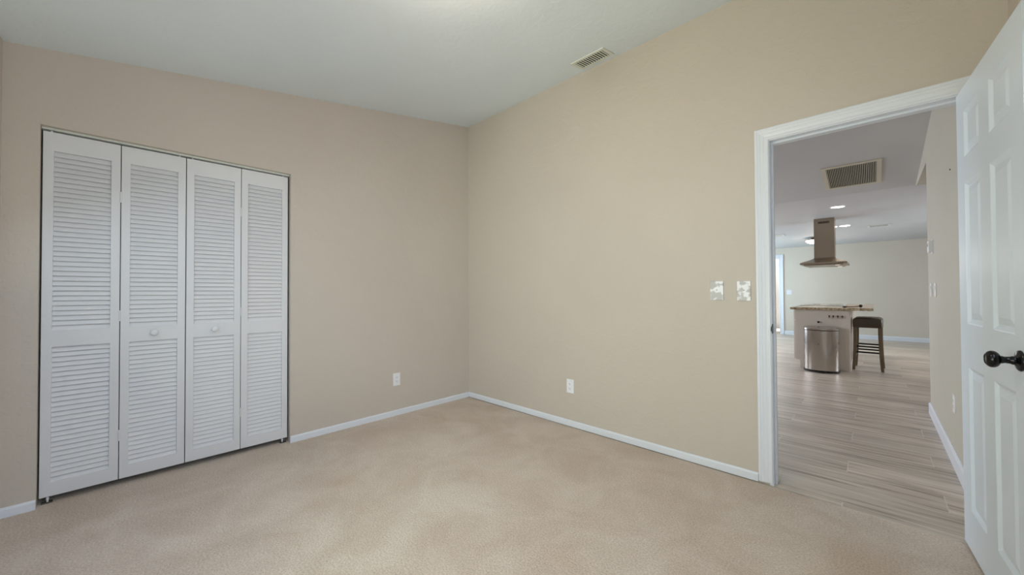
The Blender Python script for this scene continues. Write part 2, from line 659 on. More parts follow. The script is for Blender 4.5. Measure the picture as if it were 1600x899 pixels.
window('window_1', 'y', WX0, WX1, WZ0, WZ1, YF - 0.10, hr=())

window('added_window_5', 'x', RY0, RY1, RZ0, RZ1, XR + 0.08)

# ------------------------------------------------------------------ hall, kitchen and living room shell
struct(MB().prism([(YB + WT, 3.0), (YK, ZK), (YK, ZK + 0.08), (YB + WT, 3.08)], 'x', -4.6, HX + 0.12).build('ceiling_hall', 'ceil_k'))
struct(MB().box(HX + 0.12, 3.6, 5.30, YK, ZK - 0.005, ZK + 0.08).build('ceiling_side', 'ceil_k'))
struct(MB().box(-4.6, 3.6, YK, YM, ZK, ZK + 0.08).build('ceiling_kitchen', 'ceil_k'))
struct(MB().prism([(YM, ZK), (YE, ZE), (YE, ZE + 0.08), (YM, ZK + 0.08)], 'x', -4.6, 3.6).build('ceiling_living', 'ceil_k'))
wh = MB()
wh.box(HX, HX + 0.12, YB + WT, 5.30, ZT, 2.372)
wh.prism([(YB + WT, 2.372), (6.40, 2.372), (YK, ZK - 0.004), (YK, ZK + 0.01), (YB + WT, 3.01)], 'x', HX, HX + 0.12)
struct(wh.build('wall_hall', 'wall_h'))
struct(MB().box(HX + 0.12, 3.6, 5.18, 5.30, ZT, ZK).build('wall_side', 'wall_k'))
FX0, FX1, FZ = -2.68, -1.84, 2.04            # doorway in the far wall
we = MB()
we.box(-4.6, FX0 - JT, YE, YE + 0.12, ZT, ZE)
we.box(FX1 + JT, 3.6, YE, YE + 0.12, ZT, ZE)
we.box(FX0 - JT, FX1 + JT, YE, YE + 0.12, FZ + JT, ZE)
struct(we.build('wall_far', 'wall_k'))
sr = MB()                                    # small room beyond the far doorway
sr.box(-3.6, -1.0, YE + 2.0, YE + 2.12, ZT, 2.4)
sr.box(-3.72, -3.6, YE + 0.12, YE + 2.12, ZT, 2.4)
sr.box(-1.0, -0.88, YE + 0.12, YE + 2.12, ZT, 2.4)
struct(sr.build('wall_utility', wall_paint('pale_cream_paint', srgb(236, 236, 234), 0.03)))
struct(MB().box(-3.72, -0.88, YE + 0.12, YE + 2.12, 2.4, 2.48).build('ceiling_utility', 'ceil_k'))


def wall_with_openings_x(name, x0, x1, y0, y1, zt, ops):
    w = MB()
    c = y0
    for a, b, za, zb in ops:
        w.box(x0, x1, c, a, ZT, zt)
        if za > ZT:
            w.box(x0, x1, a, b, ZT, za)
        w.box(x0, x1, a, b, zb, zt)
        c = b
    w.box(x0, x1, c, y1, ZT, zt)
    return struct(w.build(name, 'wall_k'))


wall_with_openings_x('wall_kitchen_left', -4.25, -4.10, YB + WT, YE, 3.0, [(3.5, 5.6, 0.8, 2.1), (6.8, 9.2, 0.02, 2.1), (10.1, 11.8, 0.5, 2.1)])
wall_with_openings_x('wall_kitchen_right', 3.10, 3.25, 5.30, YE, ZK + 0.05, [(7.5, 9.7, 0.6, 2.1)])
window('added_window_6', 'x', 3.5, 5.6, 0.8, 2.1, -4.18)  # added window, brightens the hall
window('added_window_2', 'x', 6.8, 9.2, 0.02, 2.1, -4.18, hr=())  # added window, lets light into the kitchen
window('window_3', 'x', 10.1, 11.8, 0.5, 2.1, -4.18)
window('window_4', 'x', 7.5, 9.7, 0.6, 2.1, 3.18)

# ------------------------------------------------------------------ baseboards
BB = [(0, 0), (0.012, 0), (0.012, 0.040), (0.009, 0.046), (0.004, 0.050), (0, 0.050)]
BK = [(0, ZT), (0.014, ZT), (0.014, 0.080), (0.009, 0.088), (0.004, 0.094), (0, 0.094)]
b = MB()
b.prism([(XL + t, z) for t, z in BB], 'y', YF, CY0)
b.prism([(XL + t, z) for t, z in BB], 'y', CY1, YB)
struct(b.build('baseboard_left', 'trim'))
struct(MB().prism([(YB - t, z) for t, z in BB], 'x', XL, DX0 - 0.077).build('baseboard_back', 'trim'))
struct(MB().prism([(XR - t, z) for t, z in BB], 'y', YF, YB).build('baseboard_right', 'trim'))
b = MB()
b.prism([(YF + t, z) for t, z in BB], 'x', XL, WX0)
b.prism([(YF + t, z) for t, z in BB], 'x', WX1, XR)
struct(b.build('baseboard_front', 'trim'))
b = MB()
b.prism([(HX - t, z) for t, z in BK], 'y', YB + WT + 0.018, 5.314)
b.prism([(5.30 + t, z) for t, z in BK], 'x', HX - 0.014, HX + 1.6)
struct(b.build('baseboard_hall', 'trim'))
struct(MB().prism([(YE - t, z) for t, z in BK], 'x', FX1 + 0.10, 3.1).build('baseboard_far', 'trim'))

# ------------------------------------------------------------------ door trim: jamb, stops, moulded casing both sides
def casing(mb, x0, x1, zt, yface, sgn, width=0.070, z0=0.009):
    """mitred U of moulded casing; x0,x1,zt are its inner edges; sgn -1 stands off towards -y"""
    k = width / 0.070
    prof = [(0, 0), (0, 0.008), (0.004 * k, 0.010), (0.012 * k, 0.0105), (0.0145 * k, 0.0092), (0.020 * k, 0.0095), (0.026 * k, 0.0115),
            (0.036 * k, 0.0130), (0.039 * k, 0.0122), (0.043 * k, 0.0142), (0.051 * k, 0.0158), (0.054 * k, 0.0146), (0.058 * k, 0.0168), (0.066 * k, 0.0170), (width, 0.015), (width, 0)]
    st = []
    for t, h in prof:
        y = yface + sgn * h
        st.append(((x0 - t, y, z0), (x0 - t, y, zt + t), (x1 + t, y, zt + t), (x1 + t, y, z0)))
    rings = [[s[i] for s in st] for i in range(4)]
    mb.loft(rings)


t1 = MB()
t1.box(DX0 - JT, DX0, YB - 0.001, YB + WT + 0.001, ZT, DZ + JT)
t1.box(DX1, DX1 + JT, YB - 0.001, YB + WT + 0.001, ZT, DZ + JT)
t1.box(DX0, DX1, YB - 0.001, YB + WT + 0.001, DZ, DZ + JT)
t1.box(DX0, DX0 + 0.011, YB + 0.042, YB + 0.076, ZT, DZ)
t1.box(DX1 - 0.011, DX1, YB + 0.042, YB + 0.076, ZT, DZ)
t1.box(DX0 + 0.011, DX1 - 0.011, YB + 0.042, YB + 0.076, DZ - 0.011, DZ)
casing(t1, DX0 - 0.004, DX1 + 0.004, DZ + 0.006, YB, -1)
casing(t1, DX0 - 0.004, DX1 - 0.0, DZ + 0.006, YB + WT, 1, 0.045, ZT)
door_trim = struct(t1.build('trim_1', 'trim'))
# black strike plate with its curved lip on the latch jamb
sp = MB()
rings = []
sp.box(DX0 - 0.0005, DX0 + 0.002, YB + 0.004, YB + 0.036, 0.897, 0.953, 0.0008)
lip = [(YB + 0.004, 0.897 + 0.006)] + [(YB + 0.004 - 0.022 * math.sin(math.pi * i / 12), 0.903 + 0.044 * i / 12) for i in range(1, 12)] + [(YB + 0.004, 0.947)]
sp.prism(lip, 'x', DX0 - 0.0005, DX0 + 0.002)
sp.build('strike_plate', 'black', door_trim, label='black metal strike plate')

# far doorway casing
t2 = MB()
t2.box(FX0 - JT, FX0, YE - 0.001, YE + 0.121, ZT, FZ + JT)
t2.box(FX1, FX1 + JT, YE - 0.001, YE + 0.121, ZT, FZ + JT)
t2.box(FX0, FX1, YE - 0.001, YE + 0.121, FZ, FZ + JT)
casing(t2, FX0 - 0.004, FX1 + 0.004, FZ + 0.006, YE, -1, 0.092, ZT)
struct(t2.build('trim_2', 'trim'))

# ------------------------------------------------------------------ six panel door, open into the room
def panel_face(mb, x0, x1, z0, z1, panels, y, n):
    """one moulded face: flat grid with raised panels; n = +1/-1 outward along y"""
    xs = sorted({x0, x1} | {p[0] for p in panels} | {p[1] for p in panels})
    zs = sorted({z0, z1} | {p[2] for p in panels} | {p[3] for p in panels})
    V = {}

    def v(x, yy, z):
        k = (round(x, 5), round(yy, 5), round(z, 5))
        if k not in V:
            V[k] = mb.bm.verts.new((x, yy, z))
        return V[k]
    for a, bb in zip(xs, xs[1:]):
        for c, d in zip(zs, zs[1:]):
            if any(p[0] <= a + 1e-6 and bb <= p[1] + 1e-6 and p[2] <= c + 1e-6 and d <= p[3] + 1e-6 for p in panels):
                continue
            mb.bm.faces.new((v(a, y, c), v(bb, y, c), v(bb, y, d), v(a, y, d)))
    for (a, bb, c, d) in panels:
        steps = [(0, 0), (0.004, 0.0015), (0.016, 0.009), (0.022, 0.0095), (0.048, 0.003)]
        rr = []
        for ins, dep in steps:
            yy = y - n * dep
            rr.append([v(a + ins, yy, c + ins), v(bb - ins, yy, c + ins), v(bb - ins, yy, d - ins), v(a + ins, yy, d - ins)])
        for p, q in zip(rr, rr[1:]):
            for i in range(4):
                mb.bm.faces.new((p[i], p[(i + 1) % 4], q[(i + 1) % 4], q[i]))
        mb.bm.faces.new(rr[-1])
    return V


DW = 0.762
door = empty('door_1', (0.326, 2.684, 0), R(94.0), kind='structure')
hx0, hx1, dz0, dz1 = -0.003 - DW, -0.003, 0.013, 2.045
pl = []
for a, bb in ((-0.325, -0.115), (-0.653, -0.443)):
    for c, d in ((0.190, 0.817), (1.004, 1.622), (1.735, 1.940)):
        pl.append((a, bb, c, d))
db = MB()
panel_face(db, hx0, hx1, dz0, dz1, pl, 0.040, 1)
panel_face(db, hx0, hx1, dz0, dz1, pl, 0.005, -1)
for f in (((hx0, 0.005), (hx0, 0.040)), ((hx1, 0.005), (hx1, 0.040))):
    db.bm.faces.new([db.bm.verts.new((f[0][0], yy, z)) for yy, z in ((0.005, dz0), (0.040, dz0), (0.040, dz1), (0.005, dz1))])
for z in (dz0, dz1):
    db.bm.faces.new([db.bm.verts.new((x, yy, z)) for x, yy in ((hx0, 0.005), (hx1, 0.005), (hx1, 0.040), (hx0, 0.040))])
bmesh.ops.remove_doubles(db.bm, verts=db.bm.verts, dist=1e-5)
leaf = db.build('door_panel', 'door', door)
KX, KZ = -0.003 - DW + 0.062, 0.925
KPROF = [(0.033, 0), (0.0335, 0.003), (0.032, 0.006), (0.028, 0.009), (0.018, 0.011), (0.014, 0.014), (0.0135, 0.019), (0.0115, 0.022), (0.0105, 0.034),
         (0.012, 0.038)] + [(0.0275 * math.sin(math.radians(a)), 0.0585 - 0.0185 * math.cos(math.radians(a))) for a in range(28, 146, 9)] + [(0.015, 0.0738), (0.0145, 0.0722), (0.0001, 0.0722)]
for yk, ax in ((0.040, 1), (0.005, -1)):
    k = MB().lathe(KPROF, (KX, yk, KZ), (0, ax, 0), 40).build('door_knob', 'black', door, True, label='round black door knob and rosette')
MB().box(hx0 - 0.0012, hx0 + 0.001, 0.010, 0.035, KZ - 0.028, KZ + 0.028).build('latch_plate', 'black', door)
for z in (0.25, 1.03, 1.80):
    h = MB()
    h.lathe([(0.006, -0.045), (0.006, 0.045)], (0, 0, z), (0, 0, 1), 16)
    h.box(-0.004, 0.0, 0.002, 0.034, z - 0.044, z + 0.044)
    h.build('hinge', 'black', door, True)

# ------------------------------------------------------------------ louvred bifold closet doors
LX = XL - 0.032                               # room face of the closed leaves
LW, LZ0, LZ1 = 0.2995, 0.038, 2.056
LT = 0.027


def leaf_mesh():
    """frame of one leaf, y 0..LW, face at x=0, back at -LT"""
    f = MB()
    st = 0.040
    f.box(-LT, 0, 0.001, st, LZ0, LZ1, 0.002)
    f.box(-LT, 0, LW - st, LW - 0.001, LZ0, LZ1, 0.002)
    for z0, z1 in ((LZ0, 0.113), (0.859, 0.951), (1.952, LZ1)):
        f.box(-LT, 0, st - 0.002, LW - st + 0.002, z0, z1, 0.0)
    return f


def louver_mesh(z0, z1):
    f = MB()
    n = round((z1 - z0) / 0.0281)
    p = (z1 - z0) / n
    for i in range(n):
        c = z0 + p * (i + 0.5)
        # slat tilted so that its room edge is low
        dx, dz = 0.0062, 0.0154
        t = 0.0032
        a = math.atan2(dz, dx)
        nx, nz = math.sin(a) * t, math.cos(a) * t
        pts = [(-LT / 2 + dx, c - dz), (-LT / 2 - dx, c + dz), (-LT / 2 - dx + nx, c + dz + nz), (-LT / 2 + dx + nx * 0.6, c - dz + nz)]
        f.prism(pts, 'y', 0.036, LW - 0.036)
    return f


def leaf_obj(parent, y, knob):
    lf = leaf_mesh().build('door_leaf', 'closet', parent)
    lf.location = (0, y, 0)
    louver_mesh(0.951, 1.952).build('louver_panel', 'closet', lf)
    louver_mesh(0.113, 0.859).build('louver_panel', 'closet', lf)
    if knob is not None:
        MB().lathe([(0.0115, 0), (0.010, 0.006), (0.0085, 0.010), (0.013, 0.015), (0.0175, 0.019), (0.0185, 0.023), (0.017, 0.027), (0.011, 0.0295), (0.0001, 0.030)],
                   (0, knob, 0.909), (1, 0, 0), 28).build('knob', 'closet', lf, True)
    return lf


for side, y0, lab in ((0, CY0 + 0.006, 'white louvered bifold closet door pair farthest from the room corner'),
                      (1, CY0 + 0.006 + 2 * LW + 0.004, 'white louvered bifold closet door pair nearer the wall outlet and corner')):
    r = empty('bifold_closet_door', (LX, y0, 0), 0, lab, 'closet door', 'bifold closet doors', 'thing')
    leaf_obj(r, 0, 0.150 if side == 1 else None)
    leaf_obj(r, LW + 0.0015, 0.150 if side == 0 else None)
    for z in (0.30, 1.02, 1.74):
        h = MB()
        h.lathe([(0.004, -0.032), (0.004, 0.032)], (0.001, LW + 0.0007, z), (0, 0, 1), 12)
        h.build('hinge', 'closet', r, True)
    # pivot pins in the track and the floor bracket below the outer stile
    py = 0.030 if side == 0 else 2 * LW - 0.030
    pin = MB()
    pin.lathe([(0.005, 2.054), (0.005, 2.068)], (-LT / 2, py, 0), (0, 0, 1), 12)
    gy = 2 * LW - 0.03 if side == 0 else 0.03
    pin.build('pivot_pin', 'plastic', r, True)
    pin = MB().lathe([(0.005, 2.054), (0.005, 2.068)], (-LT / 2, gy, 0), (0, 0, 1), 12)
    pin.build('guide_pin', 'plastic', r, True)
    pin = MB()
    pin.lathe([(0.004, 0.005), (0.004, 0.020), (0.007, 0.022), (0.007, 0.028), (0.004, 0.030), (0.004, 0.042)], (-LT / 2, py, 0), (0, 0, 1), 12)
    pin.build('pivot_pin', 'plastic', r, True)
    br = MB()
    e0 = -0.004 if side == 0 else 2 * LW - 0.056
    br.box(-LT / 2 - 0.014, -LT / 2 + 0.010, e0 + 0.012, e0 + 0.052, 0.0005, 0.007)
    br.build('floor_bracket', 'bracket', r)
tr = MB()
tx = LX - LT / 2
tr.box(tx - 0.016, tx + 0.016, CY0 + 0.002, CY1 - 0.002, 2.074, 2.0785)
tr.box(tx - 0.016, tx - 0.0145, CY0 + 0.002, CY1 - 0.002, 2.066, 2.074)
tr.box(tx + 0.0145, tx + 0.016, CY0 + 0.002, CY1 - 0.002, 2.066, 2.074)
struct(tr.build('trim_3', 'vent'))

# ------------------------------------------------------------------ wall plates
def plate(name, mat, loc, rz, label, cat, kind, group=None, w=0.072, h=0.117):
    """wall plate built facing local -Y"""
    r = empty(name, loc, rz, label, cat, group)
    MB().box(-w / 2, w / 2, -0.006, 0.0, -h / 2, h / 2, 0.0025).build('plate', mat, r)
    if kind == 'outlet':
        for s in (-1, 1):
            zc = s * 0.0195
            f = MB()
            prof = []
            for i in range(24):
                a = 2 * math.pi * i / 24
                x, z = 0.0172 * math.cos(a), 0.0172 * math.sin(a)
                prof.append((x, zc + max(-0.0135, min(0.0135, z))))
            f.prism(prof, 'y', -0.008, -0.005)
            o = f.build('receptacle', 'plastic', r)
            sl = MB()
            sl.box(-0.0075, -0.0055, -0.0084, -0.0078, zc - 0.002, zc + 0.007)
            sl.box(0.0055, 0.0072, -0.0084, -0.0078, zc - 0.001, zc + 0.006)
            sl.lathe([(0.0024, 0), (0.0024, 0.0005)], (0, -0.0079, zc - 0.0075), (0, -1, 0), 10)
            sl.build('slots', 'dark', o)
        MB().lathe([(0.003, 0), (0.003, 0.001), (0.0015, 0.0014)], (0, -0.0058, 0), (0, -1, 0), 12).build('screw', 'plastic', r)
    elif kind == 'toggle':
        t = MB()
        t.box(-0.005, 0.005, -0.0075, -0.005, -0.012, 0.012, 0.001)
        t.prism([(-0.006, -0.006), (-0.006, 0.006), (-0.018, 0.010), (-0.018, 0.004)], 'x', -0.0035, 0.0035)
        t.build('toggle', 'plastic', r)
    elif kind == 'blank':
        MB().lathe([(0.0042, 0), (0.0040, 0.003), (0.0025, 0.006), (0.0001, 0.0065)], (0, -0.0058, 0.004), (0, -1, 0), 14).build('push_button', 'screw', r)
    elif kind == 'double':
        for s in (-1, 1):
            t = MB()
            t.box(s * 0.023 - 0.016, s * 0.023 + 0.016, -0.009, -0.005, -0.033, 0.033, 0.002)
            t.build('rocker', 'plastic', r)
    elif kind == 'rocker':
        t = MB()
        t.prism([(-0.005, -0.033), (-0.005, 0.033), (-0.012, 0.033), (-0.008, 0.0)], 'x', -0.016, 0.016)
        t.build('rocker', 'plastic', r)
    return r


plate('electrical_outlet', 'plastic', (XL, 1.808, 0.337), R(90), 'white duplex outlet low on the wall beside the closet', 'outlet', 'outlet', 'bedroom wall outlets')
plate('electrical_outlet', 'plastic', (-1.892, YB, 0.341), 0, 'white duplex outlet low on the long wall left of the doorway', 'outlet', 'outlet', 'bedroom wall outlets')
plate('switch_plate', 'plate', (-0.735, YB, 1.156), 0, 'blotchy white and grey wall plate farther from the door casing', 'switch plate', 'blank', 'patchy switch plates', 0.078, 0.122)
plate('switch_plate', 'plate', (-0.582, YB, 1.153), 0, 'blotchy white and grey wall plate next to the door casing', 'switch plate', 'blank', 'patchy switch plates', 0.074, 0.122)
HR = R(-90)
th = empty('thermostat', (HX, 4.90, 1.530), HR, 'white box thermostat on the hall wall above the light switches', 'thermostat')
MB().box(-0.060, 0.060, -0.006, 0, -0.060, 0.060, 0.002).build('wall_plate', 'plastic', th)
MB().box(-0.052, 0.052, -0.028, -0.006, -0.048, 0.052, 0.004).build('body', 'plastic', th)
MB().box(-0.030, 0.030, -0.0286, -0.0278, 0.004, 0.034).build('display', simple('grey_display', srgb(150, 160, 150), 0.2), th)
plate('light_switch', 'plastic', (HX, 5.03, 1.155), HR, 'white light switch on the hall wall at its outer corner', 'light switch', 'rocker', 'hall light switches')
plate('light_switch', 'plastic', (HX, 4.72, 1.155), HR, 'white light switch on the hall wall below the thermostat, nearer the door', 'light switch', 'rocker', 'hall light switches', 0.085)
plate('electrical_outlet', 'plastic', (HX, 3.80, 0.405), HR, 'white outlet low on the hall wall beside the open door', 'outlet', 'outlet')
plate('light_switch', 'plastic', (-1.618, YE, 1.12), 0, 'white double light switch on the far wall beside the white doorway', 'light switch', 'double', None, 0.118, 0.120)
nl = MB().lathe([(0.0055, 0), (0.0055, 0.002), (0.004, 0.004), (0.0001, 0.0045)], (HX, 3.787, 1.948), (-1, 0, 0), 12).build('nail', 'dark')
nl['label'] = 'tiny dark nail head high on the hall wall'
nl['category'] = 'nail'

# ------------------------------------------------------------------ bedroom ceiling register
def register(name, w, d, nsl, mats, label, group=None, frame=0.022, across='x', drop=0.006, tilt=0.6, flat=0):
    """ceiling register, local z = 0 at the ceiling plane, hanging down; w along x, d along y"""
    r = empty(name, (0, 0, 0), 0, label, 'vent', group)
    f = MB()
    for x0, x1, y0, y1 in ((-w / 2, -w / 2 + frame, -d / 2, d / 2), (w / 2 - frame, w / 2, -d / 2, d / 2),
                           (-w / 2 + frame, w / 2 - frame, -d / 2, -d / 2 + frame), (-w / 2 + frame, w / 2 - frame, d / 2 - frame, d / 2)):
        f.box(x0, x1, y0, y1, -drop, 0.0)
    f.build('frame', mats[0], r)
    MB().box(-w / 2 + frame, w / 2 - frame, -d / 2 + frame, d / 2 - frame, -0.0015, 0.0).build('backing', mats[1], r)
    s = MB()
    iw, idp = w - 2 * frame, d - 2 * frame
    for i in range(nsl):
        if flat:
            if across == 'x':
                c, q = -iw / 2 + iw * (i + 0.5) / nsl, iw / nsl * flat / 2
                s.box(c - q, c + q, -idp / 2, idp / 2, -drop, -drop + 0.003)
            else:
                c, q = -idp / 2 + idp * (i + 0.5) / nsl, idp / nsl * flat / 2
                s.box(-iw / 2, iw / 2, c - q, c + q, -drop, -drop + 0.003)
        elif across == 'x':
            c = -iw / 2 + iw * (i + 0.5) / nsl
            h = iw / nsl * tilt / 2
            s.prism([(c - h, -0.002), (c - h + 0.0015, -0.002), (c + h, -drop - 0.001), (c + h - 0.0015, -drop - 0.001)], 'y', -idp / 2, idp / 2)
        else:
            c = -idp / 2 + idp * (i + 0.5) / nsl
            h = idp / nsl * tilt / 2
            s.prism([(c - h, -0.002), (c - h + 0.0015, -0.002), (c + h, -drop - 0.001), (c + h - 0.0015, -drop - 0.001)], 'x', -iw / 2, iw / 2)
    s.build('slats', mats[0], r)
    return r


rg = register('ceiling_vent', 0.290, 0.172, 12, ('vent', 'vent_shade'), 'white slatted vent in the sloped bedroom ceiling', None, 0.024, 'x', 0.007, 0.55, 0.42)
rg.location = (-1.567, 2.548, cz(2.548))
rg.rotation_euler = (math.atan(CS), 0, 0)

# ------------------------------------------------------------------ bedroom ceiling lamp (just above the frame, its glow shows)
cl = empty('ceiling_light', (-1.24, 1.04, cz(1.04)), 0, 'round flush ceiling lamp glowing in the middle of the bedroom ceiling', 'ceiling light')
MB().lathe([(0.100, 0.02), (0.100, -0.022), (0.120, -0.032), (0.150, -0.036)], (0, 0, 0), (0, 0, 1), 40).build('lamp_base', 'bronze', cl, True)
MB().lathe([(0.150, -0.034), (0.158, -0.050), (0.146, -0.078), (0.112, -0.104), (0.060, -0.120), (0.0001, -0.125)], (0, 0, 0), (0, 0, 1), 40).build('lamp_shade', 'bulb', cl, True)
MB().lathe([(0.010, -0.120), (0.012, -0.130), (0.006, -0.138), (0.0001, -0.140)], (0, 0, 0), (0, 0, 1), 16).build('finial', 'bronze', cl, True)


def point(name, loc, energy, color, rad):
    d = bpy.data.lights.new(name, 'POINT')
    d.energy = energy
    d.color = color
    d.shadow_soft_size = rad
    o = bpy.data.objects.new(name, d)
    COL.objects.link(o)
    o.location = loc
    return o


point('bedroom_lamp_light', (-1.24, 1.04, cz(1.04) - 0.30), 7, (1.0, 0.84, 0.68), 0.10)

# ------------------------------------------------------------------ kitchen island
IX0, IX1, IY0, IY1 = -0.896, -0.258, 7.20, 9.40
isl = empty('kitchen_island', (IX0 + 0.3, IY0, ZT), 0, 'greige kitchen island cabinet under a granite top with a row of hooks on its end', 'kitchen island')
O = Vector((IX0 + 0.3, IY0, ZT))


def rel(mb):
    bmesh.ops.translate(mb.bm, verts=mb.bm.verts, vec=-O)
    return mb


c = MB()
c.box(IX0 + 0.075, IX1, IY0 + 0.02, IY1, ZT, 0.105)
c.box(IX0 + 0.020, IX1 - 0.012, IY0 + 0.018, IY1, 0.105, 0.868)
rel(c).build('body', 'island', isl)
p = MB()
p.box(IX0 + 0.022, IX1, IY0, IY0 + 0.018, 0.105, 0.868, 0.001)
p.box(IX0 + 0.075, IX1, IY0 - 0.012, IY0 + 0.018, ZT, 0.105, 0.002)
p.box(IX1 - 0.045, IX1 + 0.002, IY0 - 0.006, IY0 + 0.018, 0.105, 0.868, 0.002)
rel(p).build('end_panel', 'island', isl)
for k in range(4):
    y0 = IY0 + 0.02 + k * 0.545
    d = MB()
    d.box(IX0, IX0 + 0.02, y0, y0 + 0.535, 0.115, 0.690, 0.002)
    rel(d).build('cabinet_door', 'island', isl)
    d = MB()
    d.box(IX0, IX0 + 0.02, y0, y0 + 0.535, 0.700, 0.860, 0.002)
    rel(d).build('drawer', 'island', isl)
s = MB()
s.box(IX1 - 0.012, IX1, IY0 + 0.018, IY1, 0.0, 0.868)
for k in range(9):
    y0 = IY0 + 0.06 + k * 0.255
    s.box(IX1, IX1 + 0.012, y0, y0 + 0.07, 0.11, 0.868, 0.002)
s.box(IX1, IX1 + 0.014, IY0 + 0.02, IY1, ZT, 0.11, 0.002)
rel(s).build('side_panel', 'island', isl)
for x in (-0.475, -0.429, -0.380, -0.331):
    h = MB()
    h.lathe([(0.011, 0), (0.010, 0.004), (0.005, 0.007), (0.005, 0.018), (0.009, 0.021), (0.009, 0.027), (0.004, 0.030)], (x, IY0, 0.783), (0, -1, 0), 14)
    h.tube([(x, IY0 - 0.004, 0.776), (x, IY0 - 0.016, 0.758), (x, IY0 - 0.030, 0.762)], 0.004, 8)
    rel(h).build('hook', 'bronze', isl, True, label='small bronze hook')
h = MB()
h.lathe([(0.012, 0), (0.010, 0.012), (0.014, 0.020), (0.008, 0.026)], (-0.597, IY0, 0.690), (0, -1, 0), 14)
rel(h).build('knob', 'iron', isl, True, label='dark knob above the trash can')
ct = MB()
ct.box(IX0 - 0.040, -0.005, IY0 - 0.032, IY1 + 0.05, 0.869, 0.905, 0.006)
co = ct.build('countertop', 'granite')
co['label'] = 'speckled granite countertop on the kitchen island'
co['category'] = 'countertop'
ck = empty('cooktop', (-0.62, 8.5, 0.905), 0, 'flat glass cooktop set into the granite island top', 'cooktop')
MB().box(-0.30, 0.28, -0.42, 0.42, 0.0, 0.009, 0.003).build('glass_top', 'cooktop', ck)
for x, y, r_ in ((-0.13, -0.22, 0.10), (0.14, -0.22, 0.075), (-0.13, 0.22, 0.075), (0.14, 0.22, 0.10)):
    MB().lathe([(r_, 0.0088), (r_, 0.0096), (r_ - 0.006, 0.0096)], (x, y, 0), (0, 0, 1), 32).build('burner', 'iron', ck)
ut = empty('kitchen_utensil', (-0.222, 7.40, 0.905), 0, 'dark-ended brown utensil lying on the granite top above the stool', 'utensil')
MB().tube([(-0.070, 0, 0.014), (-0.02, 0, 0.012), (0.04, 0, 0.016), (0.068, 0, 0.024)], 0.007, 10).build('handle', simple('brown_wood', srgb(140, 96, 66), 0.5), ut, True)
MB().lathe([(0.0001, -0.022), (0.014, -0.018), (0.022, 0.0), (0.016, 0.016), (0.0001, 0.022)], (0.085, 0, 0.026), (0.3, 0, 1), 20).build('round_head', 'iron', ut, True)
MB().lathe([(0.020, -0.008), (0.026, 0.0), (0.022, 0.008), (0.0001, 0.010)], (-0.088, 0, 0.010), (0, 0, 1), 18).build('flat_end', 'iron', ut, True)

# ------------------------------------------------------------------ stainless trash can
tcn = empty('trash_can', (-0.566, 7.165, ZT), R(4), 'half-round stainless steel trash can standing against the island end', 'trash can')


def dring(hw, dep, z, n=28, r=0.03):
    """half-round outline: flat back at y=0, bowed front at y=-dep"""
    pts = [(hw - 0.01, 0, z), (-hw + 0.01, 0, z), (-hw, -0.012, z), (-hw, -dep * 0.42, z)]
    for i in range(1, n):
        a = math.pi * i / n
        x = -hw * math.cos(a)
        pts.append((x, -dep * 0.42 - dep * 0.58 * math.sin(a) ** 0.8, z))
    pts += [(hw, -dep * 0.42, z), (hw, -0.012, z)]
    return pts


MB().loft([dring(0.200, 0.300, 0.0), dring(0.204, 0.306, 0.006), dring(0.204, 0.306, 0.028), dring(0.198, 0.298, 0.030)]).build('base', 'rubber', tcn, True)
MB().loft([dring(0.200, 0.300, 0.030), dring(0.200, 0.300, 0.590)]).build('body', 'steel', tcn, True)
MB().loft([dring(0.197, 0.296, 0.590), dring(0.197, 0.296, 0.600)]).build('gasket', 'rubber', tcn, True)
MB().loft([dring(0.203, 0.304, 0.600), dring(0.203, 0.304, 0.622), dring(0.196, 0.295, 0.632), dring(0.150, 0.235, 0.640)]).build('lid', 'steel', tcn, True)
MB().box(-0.055, 0.055, -0.335, -0.285, 0.006, 0.020, 0.004).build('pedal', 'rubber', tcn)
MB().lathe([(0.006, 0), (0.006, 0.002), (0.003, 0.003)], (-0.03, -0.297, 0.40), (0, -1, 0), 12).build('badge', 'iron', tcn)

# ------------------------------------------------------------------ bar stool
bs = empty('bar_stool', (-0.066, 7.690, ZT), R(-2), 'dark saddle-seat bar stool with studded edge beside the kitchen island', 'bar stool')
sw, sd = 0.155, 0.215          # half width (x), half depth (y)


def rrect(hw, hd, rad, zf, n=6):
    pts = []
    for cx, cy, a0 in ((hw - rad, hd - rad, 0), (-hw + rad, hd - rad, 90), (-hw + rad, -hd + rad, 180), (hw - rad, -hd + rad, 270)):
        for i in range(n + 1):
            a = R(a0 + 90 * i / n)
            x, y = cx + rad * math.cos(a), cy + rad * math.sin(a)
            pts.append((x, y, zf(x, y)))
    return pts


sad = lambda x, y: 0.022 * (y / sd) ** 2
q = MB()
q.loft([rrect(sw - 0.004, sd - 0.004, 0.02, lambda x, y: 0.620), rrect(sw, sd, 0.025, lambda x, y: 0.628), rrect(sw + 0.004, sd + 0.004, 0.03, lambda x, y: 0.690),
        rrect(sw + 0.002, sd + 0.002, 0.035, lambda x, y: 0.722 + sad(x, y)), rrect(sw - 0.020, sd - 0.020, 0.04, lambda x, y: 0.745 + sad(x, y)),
        rrect(sw - 0.060, sd - 0.060, 0.04, lambda x, y: 0.754 + sad(x, y)), rrect(sw - 0.115, sd - 0.150, 0.02, lambda x, y: 0.757 + sad(x, y))])
seat = q.build('seat', 'leather', bs, True)
nh = MB()
for i in range(15):
    x = -sw + 0.010 + (2 * sw - 0.02) * i / 14
    for sy in (-1, 1):
        nh.lathe([(0.0045, -0.001), (0.0035, 0.002), (0.0001, 0.0032)], (x, sy * (sd + 0.001), 0.634), (0, sy, 0), 8)
